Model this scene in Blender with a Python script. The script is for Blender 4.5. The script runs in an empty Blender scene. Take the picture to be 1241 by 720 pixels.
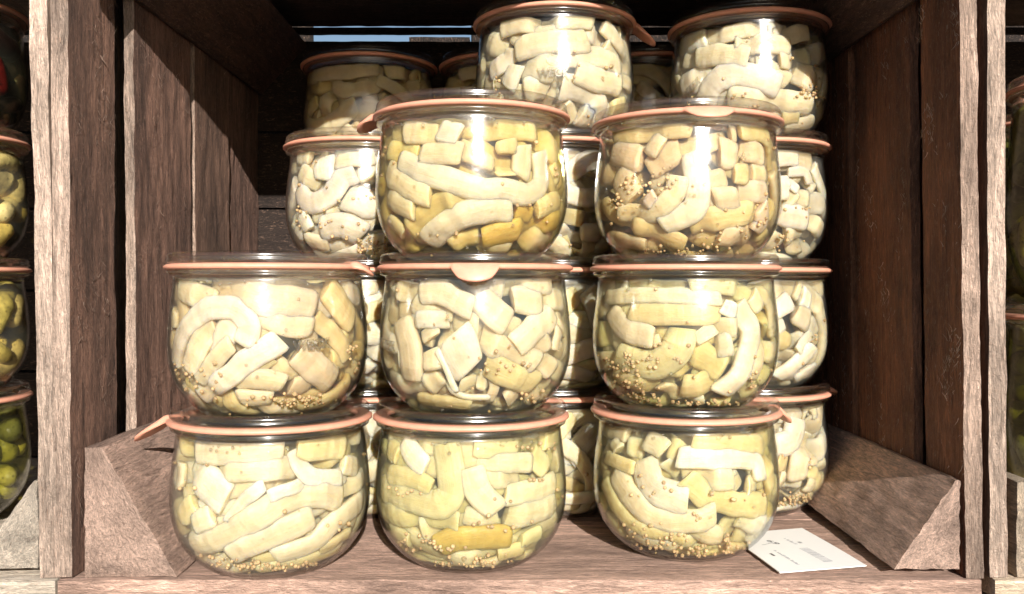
import bpy, bmesh, math, random
import numpy as np
from mathutils import Vector, Matrix, noise
R = math.radians
random.seed(5)
sc = bpy.context.scene
col = sc.collection

# ------------------------------------------------------------------ camera
F = 1100.0; W0, H0 = 1241.0, 720.0
CAM = Vector((0, 0, .142)); PITCH = math.atan(15 / F)
cam_d = bpy.data.cameras.new('camera'); cam = bpy.data.objects.new('camera', cam_d); col.objects.link(cam)
cam.location = CAM; cam.rotation_euler = (math.pi / 2 - PITCH, 0, 0)
cam_d.sensor_width = 36; cam_d.lens = 36 * F / W0
cam_d.clip_start = .01; cam_d.clip_end = 500
sc.camera = cam
cp, sp = math.cos(PITCH), math.sin(PITCH)

def ray(px, py):
    a = (px - 620.5) / F; b = -(py - 360) / F
    return Vector((a, cp + b * sp, -sp + b * cp))          # depth along the view is about 1

def on_floor(px, py, z=0.0):
    d = ray(px, py); t = (z - CAM.z) / d.z
    return CAM + d * t

# ------------------------------------------------------------------ materials
def new_mat(name):
    m = bpy.data.materials.new(name); m.use_nodes = True
    nt = m.node_tree; nt.nodes.clear()
    return m, nt, nt.nodes, nt.links

def N(nodes, t, **kw):
    n = nodes.new(t)
    for k, v in kw.items():
        if k in n.inputs: n.inputs[k].default_value = v
        else: setattr(n, k, v)
    return n

def wood_mat(name, rough_bump=1.0, contrast=1.0):
    m, nt, ns, L = new_mat(name)
    out = N(ns, 'ShaderNodeOutputMaterial'); b = N(ns, 'ShaderNodeBsdfPrincipled', Roughness=.78)
    b.inputs['Specular IOR Level'].default_value = .35
    at = N(ns, 'ShaderNodeAttribute', attribute_name='gcoord')
    oi = N(ns, 'ShaderNodeObjectInfo')
    def nz(sx, sy, scale, det, rough=.6, dist=0.0):
        mp = N(ns, 'ShaderNodeMapping'); mp.inputs['Scale'].default_value = (sx, sy, sy)
        L.new(at.outputs['Vector'], mp.inputs['Vector'])
        n = N(ns, 'ShaderNodeTexNoise', Scale=scale, Detail=det, Roughness=rough, Distortion=dist)
        L.new(mp.outputs[0], n.inputs['Vector']); return n
    grain = nz(26, 260, 1, 8, .78, 1.3)
    fine = nz(150, 900, 1, 4, .75, .8)
    patch = nz(9, 34, 1, 5, .62, .4)
    fleck = nz(190, 640, 1, 4, .8, 1.6)
    r1 = N(ns, 'ShaderNodeMapRange'); r1.inputs[1].default_value = .32; r1.inputs[2].default_value = .68
    r1.inputs[3].default_value = 1 - .55 * contrast; r1.inputs[4].default_value = 1 + .42 * contrast
    L.new(grain.outputs[0], r1.inputs[0])
    r2 = N(ns, 'ShaderNodeMapRange'); r2.inputs[1].default_value = .3; r2.inputs[2].default_value = .7
    r2.inputs[3].default_value = 1 - .5 * contrast; r2.inputs[4].default_value = 1 + .45 * contrast
    L.new(patch.outputs[0], r2.inputs[0])
    r3 = N(ns, 'ShaderNodeMapRange'); r3.inputs[1].default_value = .35; r3.inputs[2].default_value = .65
    r3.inputs[3].default_value = 1 - .3 * contrast; r3.inputs[4].default_value = 1 + .28 * contrast
    L.new(fine.outputs[0], r3.inputs[0])
    mu = N(ns, 'ShaderNodeMath', operation='MULTIPLY'); L.new(r1.outputs[0], mu.inputs[0]); L.new(r2.outputs[0], mu.inputs[1])
    mu2 = N(ns, 'ShaderNodeMath', operation='MULTIPLY'); L.new(mu.outputs[0], mu2.inputs[0]); L.new(r3.outputs[0], mu2.inputs[1])
    wa = N(ns, 'ShaderNodeAttribute', attribute_name='wear'); mu3 = N(ns, 'ShaderNodeMath', operation='MULTIPLY'); mu3.inputs[1].default_value = 1.0; L.new(mu2.outputs[0], mu3.inputs[0]); mu2 = mu3
    wf = N(ns, 'ShaderNodeMapRange'); wf.inputs[1].default_value = 1; wf.inputs[2].default_value = 4; L.new(wa.outputs['Fac'], wf.inputs[0])  # pales front faces as if sunlit, and the torn splinters
    wm = N(ns, 'ShaderNodeMix', data_type='RGBA'); L.new(wf.outputs[0], wm.inputs['Factor']); L.new(oi.outputs['Color'], wm.inputs['A']); wm.inputs['B'].default_value = (.92, .70, .56, 1)
    vm = N(ns, 'ShaderNodeVectorMath', operation='SCALE'); L.new(wm.outputs['Result'], vm.inputs[0]); L.new(mu2.outputs[0], vm.inputs['Scale'])
    # raised pale fibres torn up by the saw
    r4 = N(ns, 'ShaderNodeMapRange'); r4.inputs[1].default_value = .56; r4.inputs[2].default_value = .70
    r4.inputs[3].default_value = 0; r4.inputs[4].default_value = .7 * contrast
    L.new(fleck.outputs[0], r4.inputs[0])
    mx = N(ns, 'ShaderNodeMix', data_type='RGBA'); L.new(r4.outputs[0], mx.inputs['Factor'])
    L.new(vm.outputs[0], mx.inputs['A']); mx.inputs['B'].default_value = (.60, .37, .26, 1)
    # cracks
    r5 = N(ns, 'ShaderNodeMapRange'); r5.inputs[1].default_value = .27; r5.inputs[2].default_value = .36
    r5.inputs[3].default_value = .18; r5.inputs[4].default_value = 1
    L.new(grain.outputs[0], r5.inputs[0])
    vm2 = N(ns, 'ShaderNodeVectorMath', operation='SCALE'); L.new(mx.outputs['Result'], vm2.inputs[0]); L.new(r5.outputs[0], vm2.inputs['Scale'])
    L.new(vm2.outputs[0], b.inputs['Base Color'])
    s1 = N(ns, 'ShaderNodeMath', operation='MULTIPLY'); L.new(grain.outputs[0], s1.inputs[0]); s1.inputs[1].default_value = .9
    s2 = N(ns, 'ShaderNodeMath', operation='ADD'); L.new(s1.outputs[0], s2.inputs[0]); L.new(fleck.outputs[0], s2.inputs[1])
    s3 = N(ns, 'ShaderNodeMath', operation='ADD'); L.new(s2.outputs[0], s3.inputs[0]); L.new(fine.outputs[0], s3.inputs[1])
    bp = N(ns, 'ShaderNodeBump', Strength=.9, Distance=.0036 * rough_bump); L.new(s3.outputs[0], bp.inputs['Height'])
    L.new(bp.outputs[0], b.inputs['Normal']); L.new(b.outputs[0], out.inputs[0])
    return m

def facing(ns, L, power, f0):
    lw = N(ns, 'ShaderNodeLayerWeight', Blend=.5)
    p = N(ns, 'ShaderNodeMath', operation='POWER'); L.new(lw.outputs['Facing'], p.inputs[0]); p.inputs[1].default_value = power
    mr = N(ns, 'ShaderNodeMapRange'); mr.inputs[3].default_value = f0; mr.inputs[4].default_value = 1
    L.new(p.outputs[0], mr.inputs[0])
    return mr

def thin_glass(name, tint=(.985, .988, .98), rough=.13):
    m, nt, ns, L = new_mat(name)
    out = N(ns, 'ShaderNodeOutputMaterial'); t = N(ns, 'ShaderNodeBsdfTransparent'); g = N(ns, 'ShaderNodeBsdfGlossy', Roughness=rough)
    fr = facing(ns, L, 5.0, .06)
    dk = facing(ns, L, 12.0, 0.0)
    mc = N(ns, 'ShaderNodeMix', data_type='RGBA'); L.new(dk.outputs[0], mc.inputs['Factor'])
    mc.inputs['A'].default_value = (*tint, 1); mc.inputs['B'].default_value = (.62, .61, .54, 1)
    L.new(mc.outputs['Result'], t.inputs[0])
    tc = N(ns, 'ShaderNodeTexCoord'); nz = N(ns, 'ShaderNodeTexNoise', Scale=55, Detail=2); L.new(tc.outputs['Object'], nz.inputs['Vector'])
    n2 = N(ns, 'ShaderNodeTexNoise', Scale=420, Detail=2); L.new(tc.outputs['Object'], n2.inputs['Vector'])
    ad = N(ns, 'ShaderNodeMath', operation='MULTIPLY_ADD'); L.new(n2.outputs[0], ad.inputs[0]); ad.inputs[1].default_value = .07; L.new(nz.outputs[0], ad.inputs[2])
    bp = N(ns, 'ShaderNodeBump', Strength=.5, Distance=.0012); L.new(ad.outputs[0], bp.inputs['Height']); L.new(bp.outputs[0], g.inputs['Normal'])
    mx = N(ns, 'ShaderNodeMixShader'); L.new(fr.outputs[0], mx.inputs[0]); L.new(t.outputs[0], mx.inputs[1]); L.new(g.outputs[0], mx.inputs[2])
    L.new(mx.outputs[0], out.inputs[0]); return m

def solid_glass(name, colr=(.97, .98, .96), bump=.0003, share=.4):
    """thick pressed glass: part refracts, part lets light straight through"""
    m, nt, ns, L = new_mat(name)
    out = N(ns, 'ShaderNodeOutputMaterial'); g = N(ns, 'ShaderNodeBsdfGlass', IOR=1.5, Roughness=.02); g.inputs[0].default_value = (*colr, 1)
    tc = N(ns, 'ShaderNodeTexCoord'); nz = N(ns, 'ShaderNodeTexNoise', Scale=120, Detail=2); L.new(tc.outputs['Object'], nz.inputs['Vector'])
    bp = N(ns, 'ShaderNodeBump', Strength=.4, Distance=bump); L.new(nz.outputs[0], bp.inputs['Height']); L.new(bp.outputs[0], g.inputs['Normal'])
    t = N(ns, 'ShaderNodeBsdfTransparent'); t.inputs[0].default_value = (.98, .98, .97, 1); gl = N(ns, 'ShaderNodeBsdfGlossy', Roughness=.2)
    L.new(bp.outputs[0], gl.inputs['Normal'])
    fr = facing(ns, L, 7.0, .08); mx = N(ns, 'ShaderNodeMixShader'); L.new(fr.outputs[0], mx.inputs[0]); L.new(t.outputs[0], mx.inputs[1]); L.new(gl.outputs[0], mx.inputs[2])
    m2 = N(ns, 'ShaderNodeMixShader'); m2.inputs[0].default_value = share; L.new(mx.outputs[0], m2.inputs[1]); L.new(g.outputs[0], m2.inputs[2])
    L.new(m2.outputs[0], out.inputs[0]); return m

def brine_mat(name, c, dens, scat=30):
    m, nt, ns, L = new_mat(name)
    out = N(ns, 'ShaderNodeOutputMaterial'); t = N(ns, 'ShaderNodeBsdfTransparent'); t.inputs[0].default_value = (1, 1, 1, 1)
    g = N(ns, 'ShaderNodeBsdfGlossy', Roughness=.05)
    fr = facing(ns, L, 5.0, .01)
    mu = N(ns, 'ShaderNodeMath', operation='MULTIPLY'); L.new(fr.outputs[0], mu.inputs[0]); mu.inputs[1].default_value = .3
    mx = N(ns, 'ShaderNodeMixShader'); L.new(mu.outputs[0], mx.inputs[0]); L.new(t.outputs[0], mx.inputs[1]); L.new(g.outputs[0], mx.inputs[2])
    L.new(mx.outputs[0], out.inputs[0])
    v = N(ns, 'ShaderNodeVolumeAbsorption'); v.inputs['Color'].default_value = (*c, 1); v.inputs['Density'].default_value = dens
    sc_ = N(ns, 'ShaderNodeVolumeScatter'); sc_.inputs['Color'].default_value = (1, 1, 1, 1); sc_.inputs['Density'].default_value = scat; sc_.inputs['Anisotropy'].default_value = .2
    av = N(ns, 'ShaderNodeAddShader'); L.new(v.outputs[0], av.inputs[0]); L.new(sc_.outputs[0], av.inputs[1])
    L.new(av.outputs[0], out.inputs['Volume'])
    return m

def flesh_mat(name, kind):
    m, nt, ns, L = new_mat(name)
    out = N(ns, 'ShaderNodeOutputMaterial'); b = N(ns, 'ShaderNodeBsdfPrincipled', Roughness=.38)
    b.inputs['Subsurface Weight'].default_value = .9 if kind == 'slice' else .15
    b.inputs['Subsurface Radius'].default_value = (1, .8, .45); b.inputs['Subsurface Scale'].default_value = .006 if kind == 'slice' else .003
    b.inputs['Specular IOR Level'].default_value = .22
    tc = N(ns, 'ShaderNodeTexCoord'); oi = N(ns, 'ShaderNodeObjectInfo')
    n1 = N(ns, 'ShaderNodeTexNoise', Scale=90, Detail=4, Roughness=.6); L.new(tc.outputs['Object'], n1.inputs['Vector'])
    n2 = N(ns, 'ShaderNodeTexNoise', Scale=700 if kind == 'slice' else 260, Detail=3); L.new(tc.outputs['Object'], n2.inputs['Vector'])
    mr = N(ns, 'ShaderNodeMapRange'); mr.inputs[1].default_value = .3; mr.inputs[2].default_value = .7
    mr.inputs[3].default_value = .8 if kind == 'slice' else .45; mr.inputs[4].default_value = 1.12 if kind == 'slice' else 1.5
    L.new(n1.outputs[0], mr.inputs[0])
    vm = N(ns, 'ShaderNodeVectorMath', operation='SCALE'); L.new(oi.outputs['Color'], vm.inputs[0]); L.new(mr.outputs[0], vm.inputs['Scale'])
    last = vm.outputs[0]; extra = None
    if kind == 'slice':
        pa = N(ns, 'ShaderNodeAttribute', attribute_name='pc'); sx = N(ns, 'ShaderNodeSeparateXYZ'); L.new(pa.outputs['Vector'], sx.inputs[0])
        # fibres run along the strip
        mp = N(ns, 'ShaderNodeMapping'); mp.inputs['Scale'].default_value = (60, 520, 0); L.new(pa.outputs['Vector'], mp.inputs['Vector'])
        fb = N(ns, 'ShaderNodeTexNoise', Scale=1, Detail=4, Roughness=.65, Distortion=.7); L.new(mp.outputs[0], fb.inputs['Vector'])
        # glassy seed core seen down the middle of a strip, paler flesh at its edges
        ab = N(ns, 'ShaderNodeMath', operation='ABSOLUTE'); L.new(sx.outputs['Z'], ab.inputs[0])
        nn = N(ns, 'ShaderNodeMath', operation='MULTIPLY_ADD'); L.new(fb.outputs[0], nn.inputs[0]); nn.inputs[1].default_value = .9; L.new(ab.outputs[0], nn.inputs[2])
        cr = N(ns, 'ShaderNodeMapRange'); cr.inputs[1].default_value = .45; cr.inputs[2].default_value = 1.25; cr.inputs[3].default_value = 1; cr.inputs[4].default_value = 0
        L.new(nn.outputs[0], cr.inputs[0])
        mm0 = N(ns, 'ShaderNodeMath', operation='MULTIPLY'); L.new(cr.outputs[0], mm0.inputs[0]); mm0.inputs[1].default_value = .38
        mxc = N(ns, 'ShaderNodeMix', data_type='RGBA', blend_type='MULTIPLY'); L.new(mm0.outputs[0], mxc.inputs['Factor']); L.new(last, mxc.inputs['A']); mxc.inputs['B'].default_value = (.86, .78, .50, 1)
        last = mxc.outputs['Result']
        # facets left by the knife
        vo = N(ns, 'ShaderNodeTexVoronoi', Scale=150, voronoi_dimensions='1D'); L.new(sx.outputs['X'], vo.inputs['W'])
        extra = N(ns, 'ShaderNodeMath', operation='MULTIPLY_ADD'); L.new(vo.outputs['Distance'], extra.inputs[0]); extra.inputs[1].default_value = .9; L.new(fb.outputs[0], extra.inputs[2])
    if kind == 'gherkin':
        v = N(ns, 'ShaderNodeTexVoronoi', Scale=330); L.new(tc.outputs['Object'], v.inputs['Vector'])
        m2 = N(ns, 'ShaderNodeMapRange'); m2.inputs[1].default_value = .12; m2.inputs[2].default_value = .34; m2.inputs[3].default_value = .45; m2.inputs[4].default_value = 1
        L.new(v.outputs['Distance'], m2.inputs[0])
        v2 = N(ns, 'ShaderNodeVectorMath', operation='SCALE'); L.new(last, v2.inputs[0]); L.new(m2.outputs[0], v2.inputs['Scale']); last = v2.outputs[0]
    L.new(last, b.inputs['Base Color'])
    ad = N(ns, 'ShaderNodeMath', operation='ADD'); L.new(n1.outputs[0], ad.inputs[0])
    mm = N(ns, 'ShaderNodeMath', operation='MULTIPLY'); L.new(n2.outputs[0], mm.inputs[0]); mm.inputs[1].default_value = .22; L.new(mm.outputs[0], ad.inputs[1])
    if extra is not None:
        a2 = N(ns, 'ShaderNodeMath', operation='MULTIPLY_ADD'); L.new(extra.outputs[0], a2.inputs[0]); a2.inputs[1].default_value = .55; L.new(ad.outputs[0], a2.inputs[2]); ad = a2
    bp = N(ns, 'ShaderNodeBump', Strength=.55, Distance=.0016); L.new(ad.outputs[0], bp.inputs['Height']); L.new(bp.outputs[0], b.inputs['Normal'])
    L.new(b.outputs[0], out.inputs[0]); return m

def plain(name, c, rough=.5, spec=.4, bump=0, bscale=300, sss=0, var=0.0, metal=0):
    m, nt, ns, L = new_mat(name)
    out = N(ns, 'ShaderNodeOutputMaterial'); b = N(ns, 'ShaderNodeBsdfPrincipled', Roughness=rough)
    b.inputs['Specular IOR Level'].default_value = spec; b.inputs['Metallic'].default_value = metal
    if sss:
        b.inputs['Subsurface Weight'].default_value = sss; b.inputs['Subsurface Scale'].default_value = .002
    tc = N(ns, 'ShaderNodeTexCoord'); n1 = N(ns, 'ShaderNodeTexNoise', Scale=bscale, Detail=3); L.new(tc.outputs['Object'], n1.inputs['Vector'])
    mr = N(ns, 'ShaderNodeMapRange'); mr.inputs[1].default_value = .3; mr.inputs[2].default_value = .7; mr.inputs[3].default_value = 1 - var; mr.inputs[4].default_value = 1 + var
    L.new(n1.outputs[0], mr.inputs[0])
    vm = N(ns, 'ShaderNodeVectorMath', operation='SCALE'); vm.inputs[0].default_value = c; L.new(mr.outputs[0], vm.inputs['Scale'])
    L.new(vm.outputs[0], b.inputs['Base Color'])
    if bump:
        bp = N(ns, 'ShaderNodeBump', Strength=.6, Distance=bump); L.new(n1.outputs[0], bp.inputs['Height']); L.new(bp.outputs[0], b.inputs['Normal'])
    L.new(b.outputs[0], out.inputs[0]); return m

WOOD = wood_mat('weathered_wood', 1.0, 1.0)
WOOD_R = wood_mat('rough_sawn_wood', 1.7, 1.15)
WOOD_S = wood_mat('planed_wood', .5, .6)
GLASS = thin_glass('jar_glass')
NECK = solid_glass('thick_glass')
LIDG = solid_glass('lid_glass', (.99, .99, .98), share=.15)
EMB = solid_glass('raised_glass', (.97, .97, .95), bump=.0001, share=.40)
RUB = plain('rubber', (.66, .31, .21), .42, .4, .0002, 200, .2, .08)
SLICE = flesh_mat('peeled_cucumber', 'slice')
GHERK = flesh_mat('gherkin_skin', 'gherkin')
SEED = plain('mustard_seed', (.54, .38, .20), .55, .25, .0001, 420, .3, .45)
BRINE = {'pale': brine_mat('pale_brine', (.985, .90, .40), 26),
         'green': brine_mat('yellow_green_brine', (.98, .91, .25), 30),
         'gold': brine_mat('golden_brine', (.98, .84, .12), 50),
         'tan': brine_mat('tan_brine', (.97, .82, .40), 42),
         'milk': brine_mat('cloudy_brine', (.99, .93, .60), 20),
         'dark': brine_mat('dark_green_brine', (.80, .78, .2), 40, 5)}
PAPER = plain('white_card', (.82, .82, .80), .55, .4, 0, 300, 0, .01)
INK2 = plain('pale_ink', (.38, .38, .40), .6, .2)
INK = plain('grey_ink', (.10, .10, .11), .6, .2)
STEEL = plain('nail_steel', (.5, .5, .5), .35, .5, .0003, 900, 0, .3, 1.0)
COLS = {'w': (.82, .72, .58), 'c': (.77, .65, .46), 'y': (.75, .61, .335), 'g': (.70, .61, .36), 'o': (.66, .47, .14),
        't': (.76, .625, .445), 'p': (.75, .61, .49)}

# ------------------------------------------------------------------ object helpers
def link(name, me, mat=None, parent=None, colr=None):
    o = bpy.data.objects.new(name, me); col.objects.link(o)
    if mat is not None and me is not None and not me.materials: me.materials.append(mat)
    if parent is not None: o.parent = parent
    if colr is not None: o.color = (*colr, 1)
    return o

def mesh(name, vs, fs, smooth=True):
    me = bpy.data.meshes.new(name); me.from_pydata([tuple(v) for v in vs], [], fs)
    if smooth: me.polygons.foreach_set('use_smooth', [True] * len(me.polygons))
    me.update(); return me

def thing(name, label, cat, loc=(0, 0, 0), group=None):
    o = bpy.data.objects.new(name, None); col.objects.link(o); o.location = loc
    o.empty_display_size = .01
    o['label'] = label; o['category'] = cat
    if group: o['group'] = group
    return o

def tag(o, label, cat, group=None, kind=None):
    if label: o['label'] = label
    if cat: o['category'] = cat
    if group: o['group'] = group
    if kind: o['kind'] = kind
    return o

# ------------------------------------------------------------------ wood boards
def board(name, parent, c8, grain, tint, mat, amp=.0005, res=.003, splinters=0, seed=0, face_dirs=None, wear=1.0, spl=1.8):
    """c8: 8 corners, order x-y-z bits (000,100,010,110,001,101,011,111); grain 0/1/2 = axis of the fibres."""
    rnd = random.Random(seed * 7919 + 13)
    c = [Vector(p) for p in c8]
    def P(u, v, w):
        a = c[0].lerp(c[1], u).lerp(c[2].lerp(c[3], u), v); b = c[4].lerp(c[5], u).lerp(c[6].lerp(c[7], u), v)
        return a.lerp(b, w)
    ext = [(c[1] - c[0]).length, (c[2] - c[0]).length, (c[4] - c[0]).length]
    ext = [max(ext[0], (c[5] - c[4]).length), max(ext[1], (c[6] - c[4]).length), ext[2]]
    off = Vector((rnd.uniform(0, 50), rnd.uniform(0, 50), rnd.uniform(0, 50)))
    vs = []; fs = []; gc = []; lit_vals = []
    cen = P(.5, .5, .5)
    def coord(u, v, w):
        q = [u * ext[0], v * ext[1], w * ext[2]]
        al = q.pop(grain)
        return Vector((al, q[0], q[1])) + off
    def disp(g):
        a = Vector((g.x * 45, g.y * 190, g.z * 190)); b2 = Vector((g.x * 160, g.y * 480, g.z * 480))
        d = Vector((noise.noise(a), noise.noise(a + Vector((9, 3, 1))), noise.noise(a + Vector((2, 8, 5))))) * amp
        d += Vector((noise.noise(b2), noise.noise(b2 + Vector((4, 7, 1))), noise.noise(b2 + Vector((5, 1, 9))))) * amp * .6
        return d
    n = [max(1, min(150, int(e / (res if i != grain else res * 1.6)))) for i, e in enumerate(ext)]
    for ax in range(3):
        a1, a2 = [i for i in range(3) if i != ax]
        for side in (0, 1):
            base = len(vs)
            for i in range(n[a1] + 1):
                for j in range(n[a2] + 1):
                    q = [0, 0, 0]; q[ax] = side; q[a1] = i / n[a1]; q[a2] = j / n[a2]
                    g = coord(*q); p = P(*q) + disp(g)
                    # worn corners
                    k = sum(1 for t, e in zip(q, ext) if min(t, 1 - t) * e < .0006)
                    if k >= 2: p = p.lerp(cen, 0) + (cen - p).normalized() * (.0006 + .0012 * max(0, noise.noise(g * 60)))
                    vs.append(p); gc.append(g); lit_vals.append(wear if (ax == 1 and side == 0) else 1.0)  # front face paler, sunlight painted into its tint
            st = n[a2] + 1
            for i in range(n[a1]):
                for j in range(n[a2]):
                    f = (base + i * st + j, base + (i + 1) * st + j, base + (i + 1) * st + j + 1, base + i * st + j + 1)
                    fs.append(f if (side ^ (ax == 1)) else f[::-1])
    # slivers of torn fibre standing on the sawn faces
    for _ in range(splinters):
        ax, side = rnd.choice(face_dirs)
        for _t in range(12):
            q = [rnd.random(), rnd.random(), rnd.random()]; q[ax] = side
            p = P(*q); g = coord(*q)
            if noise.noise(Vector((g.x * 22, g.y * 60, g.z * 60))) > .18: break
        h = [0, 0, 0]; h[:] = q; h[grain] = min(1, q[grain] + .02); gd = (P(*h) - P(*q))
        if gd.length < 1e-6: continue
        gd.normalize()
        h = q[:]; h[ax] = 1 - side; nd = (P(*q) - P(*h)).normalized(); td = gd.cross(nd)
        ln = rnd.uniform(.001, .0045); wd = rnd.uniform(.0001, .0006) * rnd.random() + .0001; ang = rnd.uniform(-.7, .7)
        d1 = (gd * math.cos(ang) + td * math.sin(ang)) * rnd.choice((-1, 1)); t1 = d1.cross(nd)
        b0 = len(vs)
        for s in (0, .5, 1):
            pp = p + d1 * ln * s + nd * (.0002 + ln * .35 * s * s)
            ww = wd * (1 - s * .8)
            vs.append(pp - t1 * ww); vs.append(pp + t1 * ww); gc.append(g); gc.append(g + Vector((0, .001, 0))); lit_vals.extend((spl, spl))
        fs += [(b0, b0 + 1, b0 + 3, b0 + 2), (b0 + 2, b0 + 3, b0 + 5, b0 + 4)]
    me = mesh(name, vs, fs, True)
    at = me.attributes.new('gcoord', 'FLOAT_VECTOR', 'POINT')
    at.data.foreach_set('vector', [x for g in gc for x in g])
    at2 = me.attributes.new('wear', 'FLOAT', 'POINT'); at2.data.foreach_set('value', lit_vals)
    return link(name, me, mat, parent, tint)

def box8(x0, x1, y0, y1, z0, z1):
    return [(x0, y0, z0), (x1, y0, z0), (x0, y1, z0), (x1, y1, z0), (x0, y0, z1), (x1, y0, z1), (x0, y1, z1), (x1, y1, z1)]

YF, YB = .435, .745          # crate opening and back
ZF = 0.0                     # crate floor
T = .008

def make_crate(label, cx, seed, tint, lit_edge_k, lean_l=0.0, lean_r=0.0, fil_l=(.063, .050), fil_r=(.047, .034), main=False, ztop=.352):
    """cx: centre; lean: how far the foot of a side stands out compared with its top."""
    t = thing('wooden_crate', label, 'crate', (cx, YF, 0), 'wooden crates standing side by side')
    HW = .212
    res = .0026 if main else .005
    def add(name, c8, grain, tn, mat, **kw):
        c8 = [(a, b - YF, c) for a, b, c in c8]
        return board(name, t, c8, grain, tn, mat, seed=seed * 100 + add.k, res=res, **kw) if not setattr(add, 'k', add.k + 1) else None
    add.k = 0
    rr = random.Random(seed)
    def tv(tn, a=.12):
        k = 1 + rr.uniform(-a, a); return tuple(x * k * (1 + rr.uniform(-.03, .03)) for x in tn)
    # planks of the two sides, standing upright; (y0, y1, inner offset, thickness)
    Lp = [(YF, .486, 0, .0085), (.4985, .586, .005, .0055), (.592, .664, .0055, .005), (.668, YB, .004, .006)]
    Rp = [(YF, .4765, 0, .0085), (.4885, .566, .0005, .005), (.573, .655, .002, .005), (.660, YB, .002, .0065)]
    for i, (y0, y1, o, th) in enumerate(Lp):
        xb = -HW + o - lean_l; xt = -HW + o
        c8 = [(xb - th, y0, 0), (xb, y0, 0), (xb - th, y1, 0), (xb, y1, 0), (xt - th, y0, ztop), (xt, y0, ztop), (xt - th, y1, ztop), (xt, y1, ztop)]
        add('side_plank', c8, 2, tv(tint), WOOD_R, amp=.00055, splinters=(500 if main else 60), face_dirs=[(0, 1)], wear=(lit_edge_k if i < 2 else 2.4), spl=1.8)
    for i, (y0, y1, o, th) in enumerate(Rp):
        xb = HW - o + lean_r; xt = HW - o
        c8 = [(xb, y0, 0), (xb + th, y0, 0), (xb, y1, 0), (xb + th, y1, 0), (xt, y0, ztop), (xt + th, y0, ztop), (xt, y1, ztop), (xt + th, y1, ztop)]
        add('side_plank', c8, 2, tuple(x * k for x, k in zip(tint, (1.15, .84, .60))) if main else tint, WOOD_R, amp=.00055, splinters=(420 if main else 60), face_dirs=[(0, 0)], wear=(lit_edge_k if i == 0 else 1.3), spl=3.4)
    # floor and roof; halved roof tint paints in the shade under it
    xl, xr = -HW - lean_l - .007, HW + lean_r + .008
    for i, (y0, y1) in enumerate([(YF - .001, .5475), (.5495, .648), (.6495, YB)]):
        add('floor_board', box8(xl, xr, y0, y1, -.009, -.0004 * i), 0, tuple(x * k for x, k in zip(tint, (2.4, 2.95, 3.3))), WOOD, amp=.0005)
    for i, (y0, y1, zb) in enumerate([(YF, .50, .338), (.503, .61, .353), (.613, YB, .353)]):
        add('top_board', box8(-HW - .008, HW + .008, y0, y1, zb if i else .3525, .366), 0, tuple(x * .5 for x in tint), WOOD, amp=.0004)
        if i == 0: add('added_top_rail', box8(-HW + .001, HW - .001, y0 + .001, y1, .338, .3520), 0, tuple(x * .5 for x in tint), WOOD, amp=.0003)  # unseen lip, added under the front edge to place the roof shadow
    # triangular corner blocks
    def tri(xw, sgn, h, w, z0, up, e):
        zt = z0 + h * up
        a = [(xw, z0), (xw + sgn * w, z0), (xw, zt), (xw + sgn * e, zt)]     # wall-foot, floor tip, wall-top, wall-top'
        if sgn < 0: a = [a[1], a[0], a[3], a[2]]
        ya, yb = YF + .0015, YB - .001
        c8 = [(a[0][0], ya, a[0][1]), (a[1][0], ya, a[1][1]), (a[0][0], yb, a[0][1]), (a[1][0], yb, a[1][1]),
              (a[2][0], ya, a[2][1]), (a[3][0], ya, a[3][1]), (a[2][0], yb, a[2][1]), (a[3][0], yb, a[3][1])]
        if up < 0: c8 = c8[4:] + c8[:4]
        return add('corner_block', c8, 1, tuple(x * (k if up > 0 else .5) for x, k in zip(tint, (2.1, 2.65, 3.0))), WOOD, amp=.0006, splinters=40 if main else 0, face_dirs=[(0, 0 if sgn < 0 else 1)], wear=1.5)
    fl = tri(-HW - lean_l + .0055, 1, fil_l[0], fil_l[1] - .0055, .0006, 1, .0085)
    tri(HW + lean_r - .002, -1, fil_r[0] - .004, fil_r[1] - .002, .0045, 1, .002)
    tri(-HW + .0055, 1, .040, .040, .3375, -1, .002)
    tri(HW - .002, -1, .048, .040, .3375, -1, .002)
    # back slats lie across; near-black tint paints in the darkness back there
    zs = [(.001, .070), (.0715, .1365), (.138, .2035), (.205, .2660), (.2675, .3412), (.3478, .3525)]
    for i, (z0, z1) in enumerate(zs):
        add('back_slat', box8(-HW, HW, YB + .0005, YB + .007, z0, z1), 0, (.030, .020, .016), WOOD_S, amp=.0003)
    return t

WT = (.29, .155, .108)
crate = make_crate('weathered grey brown crate in the middle, holding the stacked jars of peeled cucumber', 0, 1, WT, 3.2, 0.0, .0065, main=True)
crateL = make_crate('pale new looking crate at the left edge, holding the green gherkin jars', -.4435, 2, (.36, .25, .18), 3.6, .0, .0045, main=False)
crateR = make_crate('orange brown crate cut off at the right edge, holding tall dark jars', .4465, 3, (.36, .23, .15), 3.6, -.004, .0, fil_l=(.046, .05), main=False)

# nail in the left corner block
def uvs(r, seg=12, rings=8, sq=(1, 1, 1)):
    vs = [(0, 0, r * sq[2])]; fs = []
    for i in range(1, rings):
        a = math.pi * i / rings
        for j in range(seg):
            b = 2 * math.pi * j / seg
            vs.append((r * math.sin(a) * math.cos(b) * sq[0], r * math.sin(a) * math.sin(b) * sq[1], r * math.cos(a) * sq[2]))
    vs.append((0, 0, -r * sq[2])); l = len(vs) - 1
    for j in range(seg):
        k = (j + 1) % seg
        fs.append((0, 1 + j, 1 + k)); fs.append((l, l - seg + k, l - seg + j))
        for i in range(rings - 2):
            a = 1 + i * seg
            fs.append((a + j, a + seg + j, a + seg + k, a + k))
    return vs, fs

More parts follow.
